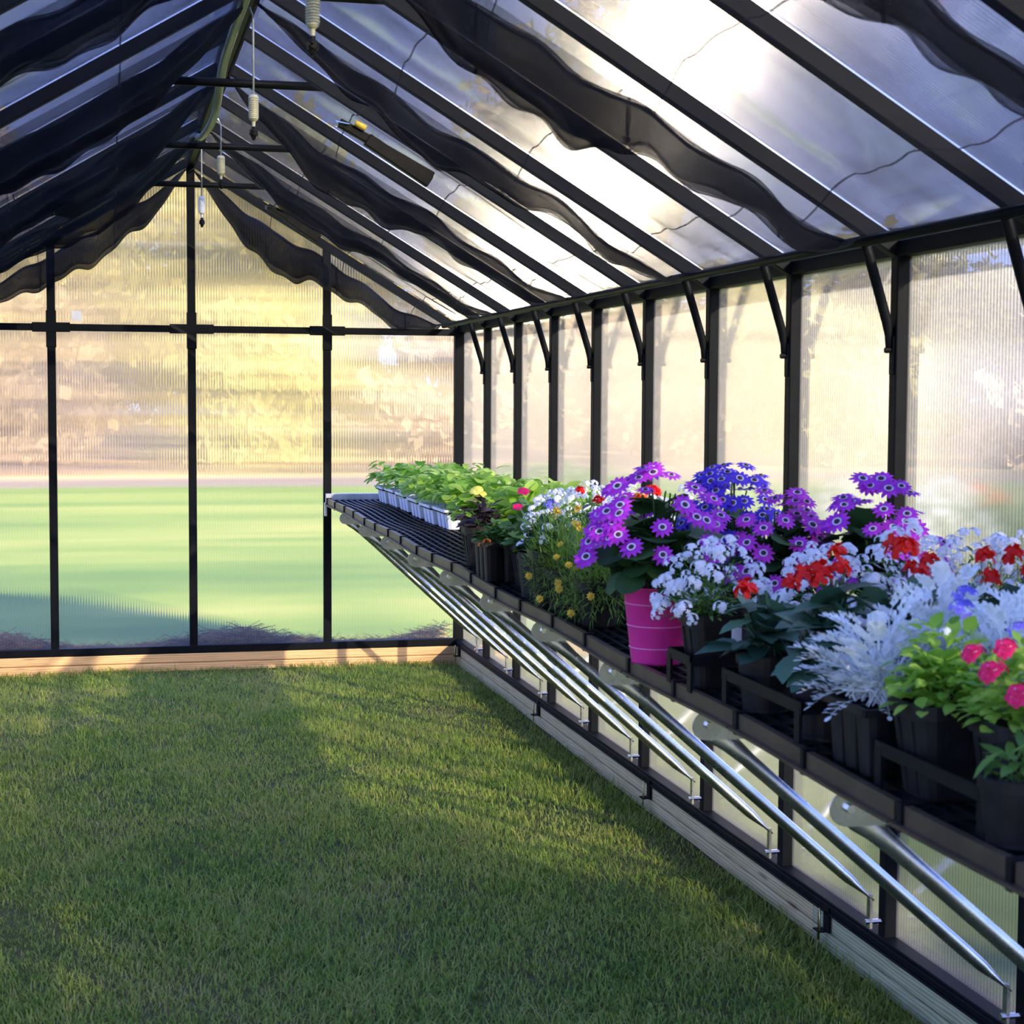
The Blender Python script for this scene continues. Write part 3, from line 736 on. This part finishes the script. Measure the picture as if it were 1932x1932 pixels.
# pots
def round_pot(root, r, h, mat=POTPL, seg=28, taper=.78):
    m = MB().lathe([(0, .002), (r*taper*.95, .002), (r*taper, .0), (r*taper, .006), (r*.97, h-.02), (r*1.03, h-.02), (r*1.05, h-.002), (r*1.0, h), (r*.95, h-.003), (r*.93, h-.02), (r*taper*.9, .01)], seg)
    m.build('pot', mat, root, smooth=False)
    MB().lathe([(0, h-.016), (r*.5, h-.012), (r*.94, h-.018)], 18).build('soil', SOIL, root, smooth=True)
def square_pot(root, r, h, mat=POTPL):
    m = MB().lathe([(0, .001), (r*.70, .0), (r*.72, .004), (r*.96, h-.022), (r*1.04, h-.022), (r*1.06, h), (r*.97, h), (r*.94, h-.02), (r*.7, .01)], 32, sq=.75)
    for a in (0, PI/2, PI, 3*PI/2):                                # raised stiffening ribs on the faces
        for s in (-.35, .35):
            cx, cy = math.cos(a), math.sin(a)
            m.beam((cx*r*.70-cy*s*r*.7, cy*r*.70+cx*s*r*.7, .01), (cx*r*.945-cy*s*r, cy*r*.945+cx*s*r, h-.03), .008, .006, (cx, cy, .1))
    m.build('pot', mat, root)
    MB().lathe([(0, h-.015), (r*.5, h-.012), (r*.94, h-.018)], 24, sq=.75).build('soil', SOIL, root, smooth=True)
def six_pack(root, lx, ly, h, mat=POTPL):
    m = MB(); nx_, ny_ = 2, 3; cx, cy = lx/nx_, ly/ny_
    for i in range(nx_):
        for j in range(ny_):
            X = -lx/2+cx*(i+.5); Y = -ly/2+cy*(j+.5)
            m.lathe([(0, .001), (cx*.34, 0), (cx*.36, .004), (cx*.47, h-.006), (cx*.49, h)], 16, (X, Y, 0), sq=.8)
    # rim frame with the lip turned down
    for a, b, c, d in ((-lx/2-.006, lx/2+.006, -ly/2-.006, -ly/2+.004), (-lx/2-.006, lx/2+.006, ly/2-.004, ly/2+.006),
                       (-lx/2-.006, -lx/2+.004, -ly/2, ly/2), (lx/2-.004, lx/2+.006, -ly/2, ly/2), (-.004, .004, -ly/2, ly/2)):
        m.box(a, b, c, d, h-.012, h+.001)
    for j in (1, 2): m.box(-lx/2, lx/2, -ly/2+cy*j-.003, -ly/2+cy*j+.003, h-.006, h)
    m.build('cell_tray', mat, root)
    MB().box(-lx/2+.003, lx/2-.003, -ly/2+.003, ly/2-.003, h-.014, h-.008).build('soil', SOIL, root)
def plant(name, x, y, label, cat, group=None, rz=None):
    t = empty(name, (x, y, bz(y)+.0008), ru(0, 6.28) if rz is None else rz); return tag(t, label, cat, group)

# --- cinerarias
def cineraria(x, y, ph, R, H, mesh, n, label, pot='round', pr=.075, lift=0, bias=None, leafn=60):
    t = plant('potted_cineraria', x, y, label, 'potted plant', 'cinerarias', 0)
    if pot == 'pink':
        h = ph; m = MB().lathe([(0, .002), (.056, .002), (.058, 0), (.060, .008), (.080, h-.004), (.0835, h), (.079, h-.001), (.060, .012)], 36)
        p = m.build('bucket', PINKP, t, smooth=True); p['label'] = 'hot pink bucket'
        for q in (.22, .50, .78):
            rr_ = .060+.020*q; MB().tube([(rr_*math.cos(a), rr_*math.sin(a), h*q) for a in [2*PI*i/36 for i in range(37)]], .0016, 5, cap=False).build('hoop', PINKL, p, smooth=True)
        MB().lathe([(0, h-.016), (.04, h-.012), (.075, h-.018)], 18).build('soil', SOIL, t)
    elif pot == 'square': square_pot(t, pr, ph)
    else: round_pot(t, pr, ph)
    m = MB(); c = (0, 0, ph+H*.25+lift)
    dome(m, leafn, c, R*.82, H*.72, .085, .085, RD, .4, -.35, .3)
    dome(m, leafn//2, c, R*.7, H*.6, .065, .06, RD, .3, -.1, .3)
    stems(m, 26, (0, 0, ph+H*.2), R*.9, H, .0022, ph-.01)
    m.build('foliage', G_DARK, t, smooth=True)
    blooms(t, mesh, n, (0, 0, ph+H*.25+lift), R, H, CEN, .55, -.05, bias, (.9, 1.2))
    return t
CI = 'purple cineraria with dark centres '
cineraria(.795, 3.84, .185, .175, .215, FL_PURP, 44, 'violet cineraria growing in the hot pink bucket', 'pink', leafn=80, bias=(-.5, -.6, .6))
cineraria(1.04, 4.02, .17, .125, .24, FL_BLUE, 64, 'indigo blue cineraria behind the pink bucket, the tallest of the flowers', 'round', .07)
cineraria(1.04, 3.70, .16, .115, .20, FL_MAG, 40, 'magenta cineraria to the right of the pink bucket plant', 'round', .065)
cineraria(1.23, 3.58, .17, .150, .215, FL_PURP, 56, 'violet cineraria against the right wall post, behind the white flowers', 'round', .075)
# --- alyssum
def alyssum(x, y, ph, R, H, n, label, pot='square', pr=.06, group='white alyssum pots'):
    t = plant('potted_alyssum', x, y, label, 'potted plant', group, 0)
    (square_pot if pot == 'square' else round_pot)(t, pr, ph)
    m = MB(); c = (0, 0, ph+.005); dome(m, 300, c, R*.95, H*.92, .020, .006, NR, .3, -.15, .25); dome(m, 120, c, R*.6, H*.6, .02, .008, NR, .3, -.1, .1)
    stems(m, 20, c, R, H, .001, ph-.01); m.build('foliage', G_MID, t, smooth=True)
    blooms(t, CL_WHITE, n, c, R, H, None, .6, -.1, None, (.8, 1.3)); return t
a1 = alyssum(.81, 3.50, .160, .125, .150, 84, 'mound of white alyssum spilling over a tall black pot just right of the pink bucket', 'square', .062)
tg = MB().box(-.002, 0, -.012, .012, 0, .048); tg.build('plant_tag', WHITEPL, a1, loc=(.030, -.070, .095), rotz=-1.35)
a1.children[-1]['label'] = 'small white printed tag'
for x, y, R, H, lb in ((1.02, 3.36, .12, .165, 'white alyssum between the pink bucket plant and the scarlet flowers'),
                       (1.15, 3.26, .12, .20, 'white alyssum below the violet cineraria by the wall'),
                       (1.26, 3.18, .12, .20, 'white alyssum behind the silver foliage, left of the bright right panel'),
                       (1.38, 3.20, .11, .20, 'white alyssum nearest the right wall, behind the scarlet flowers'),
                       (.93, 5.20, .13, .17, 'distant white alyssum left of the red bloom, in front of the seedlings'),
                       (1.05, 4.85, .13, .20, 'distant white alyssum above the red and orange blooms'),
                       (1.16, 4.55, .13, .22, 'distant white alyssum just left of the violet flowers'),
                       (1.08, 5.45, .12, .17, 'farthest white alyssum, beside the lime seedlings')):
    alyssum(x, y, .15, R, H, 85, lb, 'round', .06)
# --- scarlet salvias with big leaves
def salvia(x, y, ph, R, H, n, label, pr=.06, L=.085):
    t = plant('potted_salvia', x, y, label, 'potted plant', 'scarlet flowers in black pots', 0)
    round_pot(t, pr, ph)
    m = MB(); c = (0, 0, ph+H*.15); dome(m, 34, c, R, H*.75, L, L*.62, OV, .35, -.25, .45); dome(m, 20, c, R*.6, H*.6, L*.7, L*.5, OV, .3, -.1, .2)
    stems(m, 10, c, R*.7, H*.9, .003, ph-.01); m.build('foliage', G_BLUE, t, smooth=True)
    for i in range(n):
        a = 2*PI*i/n+ru(-.5, .5); r = R*ru(.15, .75); P = Vector((r*math.cos(a), r*math.sin(a), ph+H*ru(.85, 1.15)))
        o = link('flower_spike', RED_SP, t, P); s = ru(.75, 1.25); o.scale = (s, s, s*ru(.9, 1.3)); aim(o, (ru(-.3, .3), ru(-.3, .3), 1))
    return t
salvia(.815, 3.20, .115, .085, .14, 2, 'scarlet flower in a round black pot right of the white alyssum mound', .058)
salvia(.83, 2.94, .125, .095, .19, 5, 'scarlet flower with the tallest red spike, in front of the silver foliage', .066, .10)
salvia(1.01, 2.98, .13, .105, .19, 6, 'scarlet flowers behind the front row, left of the silver foliage', .062, .10)
salvia(1.18, 2.86, .13, .105, .19, 6, 'scarlet flowers behind the silver foliage near the right edge', .062, .10)
salvia(1.33, 2.90, .13, .10, .19, 5, 'scarlet flowers at the right edge of the view by the wall', .062, .09)
salvia(.96, 4.98, .14, .10, .17, 2, 'dark-leaved plant with one distant red bloom left of the yellow daisies', .06, .08)
t = plant('potted_primrose', 1.0, 4.62, 'plant with red and orange bloom above the yellow daisies', 'potted plant', None, 0)
round_pot(t, .06, .15); m = MB(); dome(m, 50, (0, 0, .17), .11, .13, .08, .06, OV, .3, -.2, .3); m.build('foliage', G_BLUE, t, smooth=True)
for P, me in (((-.01, -.02, .33), CL_ORG), ((-.04, 0, .31), CL_RED), ((.03, 0, .345), CL_RED), ((0, -.02, .30), CL_ORG)): link('flower_cluster', me, t, P)
stm = MB().tube([(0, 0, .15), (0, -.01, .33)], .003, 5).build('stem', G_MID, t)
# --- feathery daisies
def feathery(x, y, R, H, ph, n, label):
    t = plant('potted_daisy', x, y, label, 'potted plant', 'feathery yellow daisies', 0)
    square_pot(t, .058, ph); m = MB(); c = Vector((0, 0, ph+.0))
    for _ in range(2400):
        d = rdir(-.75); k = ru(.25, 1); P = c+Vector((d.x*R*k, d.y*R*k, d.z*H*k if d.z > 0 else d.z*.14*k)); dd = d+Vector((ru(-.8, .8), ru(-.8, .8), ru(-.1, .9)))
        leaf(m, P, dd, (0, 0, 1), ru(.02, .045), .0028, .2, (.6, 1, .2))
    m.build('foliage', G_FINE, t)
    blooms(t, FL_YEL, n, c, R, H, CENY, .3, .0, None, (.9, 1.2), 1.05)
    for P in ((-.09, -.05, ph-.08), (-.05, -.10, ph-.03), (-.11, 0, ph-.02)): 
        o = link('flower', FL_YEL, t, P); aim(o, (-.5, -.8, .3)); link('flower_centre', CENY, o, (0, 0, .0018))
feathery(.82, 4.76, .125, .17, .12, 14, 'feathery plant with yellow daisies, the left one of two beside the pink bucket')
feathery(.825, 4.44, .125, .17, .12, 14, 'feathery plant with yellow daisies touching the violet flowers')
# --- dusty miller
def miller_leaf(m, P, d, up, L):
    d = Vector(d).normalized(); sd = d.cross(Vector(up))
    if sd.length < 1e-3: sd = d.orthogonal()
    sd.normalize(); u = sd.cross(d); P = Vector(P); bend = ru(.2, .6)
    C = lambda t: P+d*L*(t-.1*t*t)-u*L*bend*t*t
    b = len(m.v)
    for i in range(6):
        t = i/5; e = L*.022*(1.3-t)
        m.v += [tuple(C(t)-sd*e), tuple(C(t)+sd*e)]
    for i in range(5): m.f.append((b+2*i, b+2*i+1, b+2*i+3, b+2*i+2)); m.mi.append(0)
    for i in range(4):
        t = .34+.17*i; ll = L*(.30-.045*abs(i-1.3))
        for s in (-1, 1):
            dd = (sd*s*.8+d*.75+u*ru(-.05, .35)).normalized(); q = C(t)
            leaf(m, q, dd, u, ll, ll*.5, .2, (.7, .9, 1, .9, .5), 0, fold=.05)
            for s2 in (-1, 1): leaf(m, q+dd*ll*.45, (dd+dd.cross(u)*s2*.9).normalized(), u, ll*.48, ll*.34, .1, (.8, 1, .5), 0, fold=0)
    leaf(m, C(.93), (d-u*bend*1.2).normalized(), u, L*.2, L*.11, .1, (.6, 1, 1, .5), 0, fold=0)
def miller(x, y, label, n=60, R=.10, H=.20, ph=.115, tray=True):
    t = plant('dusty_miller_pack', x, y, label, 'potted plant', 'silver dusty miller packs', 0)
    six_pack(t, .125, .165, ph)
    m = MB()
    for _ in range(n):
        d = rdir(-.1); k = ru(.2, 1); b = Vector((ru(-.045, .045), ru(-.06, .06), ph))
        P = Vector((d.x*R*k, d.y*R*k*1.1, ph+.02+d.z*H*k)); L = ru(.055, .085)
        dd = Vector((d.x, d.y, d.z*.7+ru(0, .7)))
        m.tube([b, (b+P)/2+Vector((0, 0, .01)), P], .0016, 4, cap=False); miller_leaf(m, P, dd, Vector((0, 0, 1))+d*.3, L)
    m.build('foliage', SILVER, t, smooth=True); return t
miller(.825, 2.70, 'silver dusty miller spilling over the front black cell tray', 120, .09, .13)
miller(.97, 2.78, 'silver dusty miller in the middle of the silver clump, behind the front tray', 120, .10, .165)
miller(1.12, 2.68, 'silver dusty miller toward the right edge, farther back on the bench', 120, .10, .16)
miller(.985, 2.56, 'silver dusty miller above the blue flowers at the right edge', 110, .09, .15)
# --- near bushes
def bush(x, y, label, R, H, ph, pr, extra, mat=G_BRIGHT, L=.032, W=.022, n=380, name='potted_verbena', pot='square', group=None):
    t = plant(name, x, y, label, 'potted plant', group, 0)
    (square_pot if pot == 'square' else round_pot)(t, pr, ph)
    m = MB(); dome(m, n, (0, 0, ph+.01), R, H, L, W, OV, .3, -.2, .3); stems(m, 14, (0, 0, ph), R, H, .0016, ph-.01)
    m.build('foliage', mat, t, smooth=True)
    for P, me, s in extra:
        o = link(me.name.split('.')[0], me, t, P); aim(o, (-.25+ru(-.2, .2), -.6, .9)); o.scale = (s, s, s)
    return t
bush(.84, 2.50, 'bright green bushy plant with a few lavender flowers in a large black pot', .098, .125, .155, .070, [((.03, 0, .30), CL_BLUE, 1.0), ((.06, .05, .315), CL_BLUE, 1.0), ((.02, -.03, .232), CL_WHITE[0], .6), ((-.02, -.04, .27), CL_WHITE[1], .6)])
bush(.88, 2.32, 'crimson verbena with white eyes at the right edge', .09, .12, .155, .066, [((-.07, -.03, .235), CL_CRIM, .8), ((-.045, -.065, .205), CL_CRIM, .85), ((-.01, -.06, .245), CL_CRIM, .8), ((-.04, -.01, .265), CL_CRIM, .75), ((.0, .02, .285), CL_BLUE, .9), ((.02, -.075, .22), CL_CRIM, .8), ((-.075, .02, .255), CL_CRIM, .7), ((-.02, -.085, .185), CL_CRIM, .8), ((.05, -.03, .26), CL_CRIM, .8)], n=300)
bush(.80, 2.20, 'leggy dark green plant in a low black pot in the bottom right row', .06, .05, .10, .052, [], G_MID, .075, .018, 14, 'potted_seedling', 'round')
# --- distant mixed pots in the front row
bush(.83, 5.98, 'dark purple-leaved plant with a yellow flower, first pot after the bare slats', .085, .12, .14, .06, [((-.02, -.03, .27), FL_VIO, 1.3), ((0, -.02, .255), FL_VIO, 1.0), ((-.02, 0, .235), FL_VIO, .9)], PURPLEL, .055, .04, 70, 'potted_viola', 'square')
t = plant('viola_pack', .80, 5.58, 'low green plants with orange flowers in a slatted black cell tray', 'potted plant', None, 0); six_pack(t, .12, .20, .13)
m = MB(); dome(m, 260, (0, 0, .13), .085, .07, .028, .02, OV, .3, -.2, .3); m.build('foliage', G_MID, t, smooth=True)
for P in ((-.05, -.08, .135), (-.06, -.05, .12)): o = link('flower_cluster', CL_ORG, t, P); o.scale = (.6, .6, .6)
bush(.87, 5.40, 'round-leaved green plant with two pink blooms, in front of the seedlings', .10, .15, .14, .058, [((-.03, -.03, .31), FL_PNK, 1.1), ((-.05, -.04, .26), FL_PNK, 1.0)], G_MID, .05, .045, 80, 'potted_geranium', 'square')
bush(.82, 5.12, 'dark green plant in the black pot left of the tallest far pot', .085, .12, .14, .055, [((.06, .04, .28), CL_BLUE, 1.2)], G_DARK, .05, .035, 80, 'potted_lobelia', 'round')
bush(.80, 4.86, 'sparse white-flowered plant in a ribbed black pot left of the yellow daisies', .07, .10, .165, .060, [((-.03, -.04, .20), CL_WHITE[0], 1.3), ((-.02, -.04, .235), CL_WHITE[1], 1.2)], G_DARK, .045, .03, 60, 'potted_candytuft', 'square')
# --- lime seedlings in pots behind and lettuce flats
for i, (x, y) in enumerate(((1.03, 6.9), (1.20, 6.75), (1.36, 6.9), (1.02, 6.45), (1.18, 6.35), (1.34, 6.4), (1.12, 6.0), (1.28, 5.95), (1.36, 5.6), (.98, 6.0), (1.22, 5.55), (1.37, 5.2), (1.28, 4.85))):
    t = plant('potted_lettuce', x, y, 'lime green lettuce plant in a pot, in the row in front of the white flats', 'potted plant', 'lime green plants behind the flowers', 0)
    round_pot(t, .058, .12); m = MB(); dome(m, 90, (0, 0, .13), .12, .15, .065, .05, RD, .45, -.1, .3); m.build('foliage', G_LIME if i % 3 else G_BRIGHT, t, smooth=True)
def flat_mesh():
    m = MB(); n = 5
    for i in range(n):
        for j in range(3):
            m.lathe([(0, .001), (.026, 0), (.028, .004), (.040, .088), (.0415, .09), (.038, .089), (.027, .01)], 16, (-.18+i*.09, -.09+j*.09, 0), sq=.7)
    m.box(-.232, .232, -.14, -.134, .078, .090).box(-.232, .232, .134, .14, .078, .090).box(-.232, -.226, -.14, .14, .078, .090).box(.226, .232, -.14, .14, .078, .090)
    return m.mesh('cell_tray', WHITEPL)
FM = flat_mesh(); SOM = MB().box(-.225, .225, -.133, .133, .070, .078).mesh('soil', SOIL)
def seedling_mesh(mat):
    m = MB(); m.tube([(0, 0, 0), (.002, 0, .03)], .003, 5, cap=False)
    for _ in range(20):
        d = rdir(.05); P = Vector((d.x*.05, d.y*.05, .032+d.z*.125*ru(.4, 1)))
        leaf(m, P, Vector((d.x, d.y, ru(-.1, .6))), Vector((0, 0, 1))+d*.3, ru(.04, .065), ru(.032, .05), ru(.2, .8), RD)
    return m.mesh('seedling', mat, True)
SDM = [seedling_mesh(G_BRIGHT) for _ in range(3)]; SDL = [seedling_mesh(G_LIME) for _ in range(3)]
lb = ['white flat of lettuce seedlings at the far end, against the pale end rail', 'second white flat of lettuce seedlings from the back wall',
      'third white flat of lettuce seedlings from the back wall', 'fourth white flat of lettuce seedlings from the back wall',
      'fifth white flat of lettuce seedlings from the back wall', 'nearest white flat of lettuce seedlings, beside the lime pots']
for i in range(6):
    y = 9.36-.352*i; t = plant('seedling_flat', 1.215, y, lb[i], 'seedling tray', 'white seedling flats', 0)
    link('cell_tray', FM, t); link('soil', SOM, t)
    for a in range(5):
        for b in range(3):
            o = link('seedling', (SDL if i == 3 else SDM)[(a*2+b+i) % 3], t, (-.18+a*.09, -.09+b*.09, .078), ru(0, 6.28)); s_ = ru(.88, 1.1); o.scale = (s_, s_, s_)
# --- black pot carriers standing round the pots
def carrier(x, y, lx, ly, label, z=.055):
    t = plant('pot_carrier', x, y, label, 'pot carrier', 'black pot carriers', 0); m = MB()
    for a, b, c, d in ((-lx/2, lx/2, -ly/2, -ly/2+.004), (-lx/2, lx/2, ly/2-.004, ly/2), (-lx/2, -lx/2+.004, -ly/2, ly/2), (lx/2-.004, lx/2, -ly/2, ly/2)):
        m.box(a, b, c, d, z, z+.022)
    for sx in (-1, 1):
        for sy in (-.9, .9): m.box(sx*(lx/2-.002)-.003, sx*(lx/2-.002)+.003, sy*ly/2-.012, sy*ly/2+.012, 0, z+.01)
    m.build('frame', BLACKPL, t); return t
carrier(.845, 2.40, .165, .38, 'black carrier frame round the large pots at the right edge')
carrier(.825, 3.07, .150, .42, 'black carrier frame round the two scarlet flower pots')
carrier(.81, 3.50, .150, .15, 'black carrier frame at the foot of the tall alyssum pot')
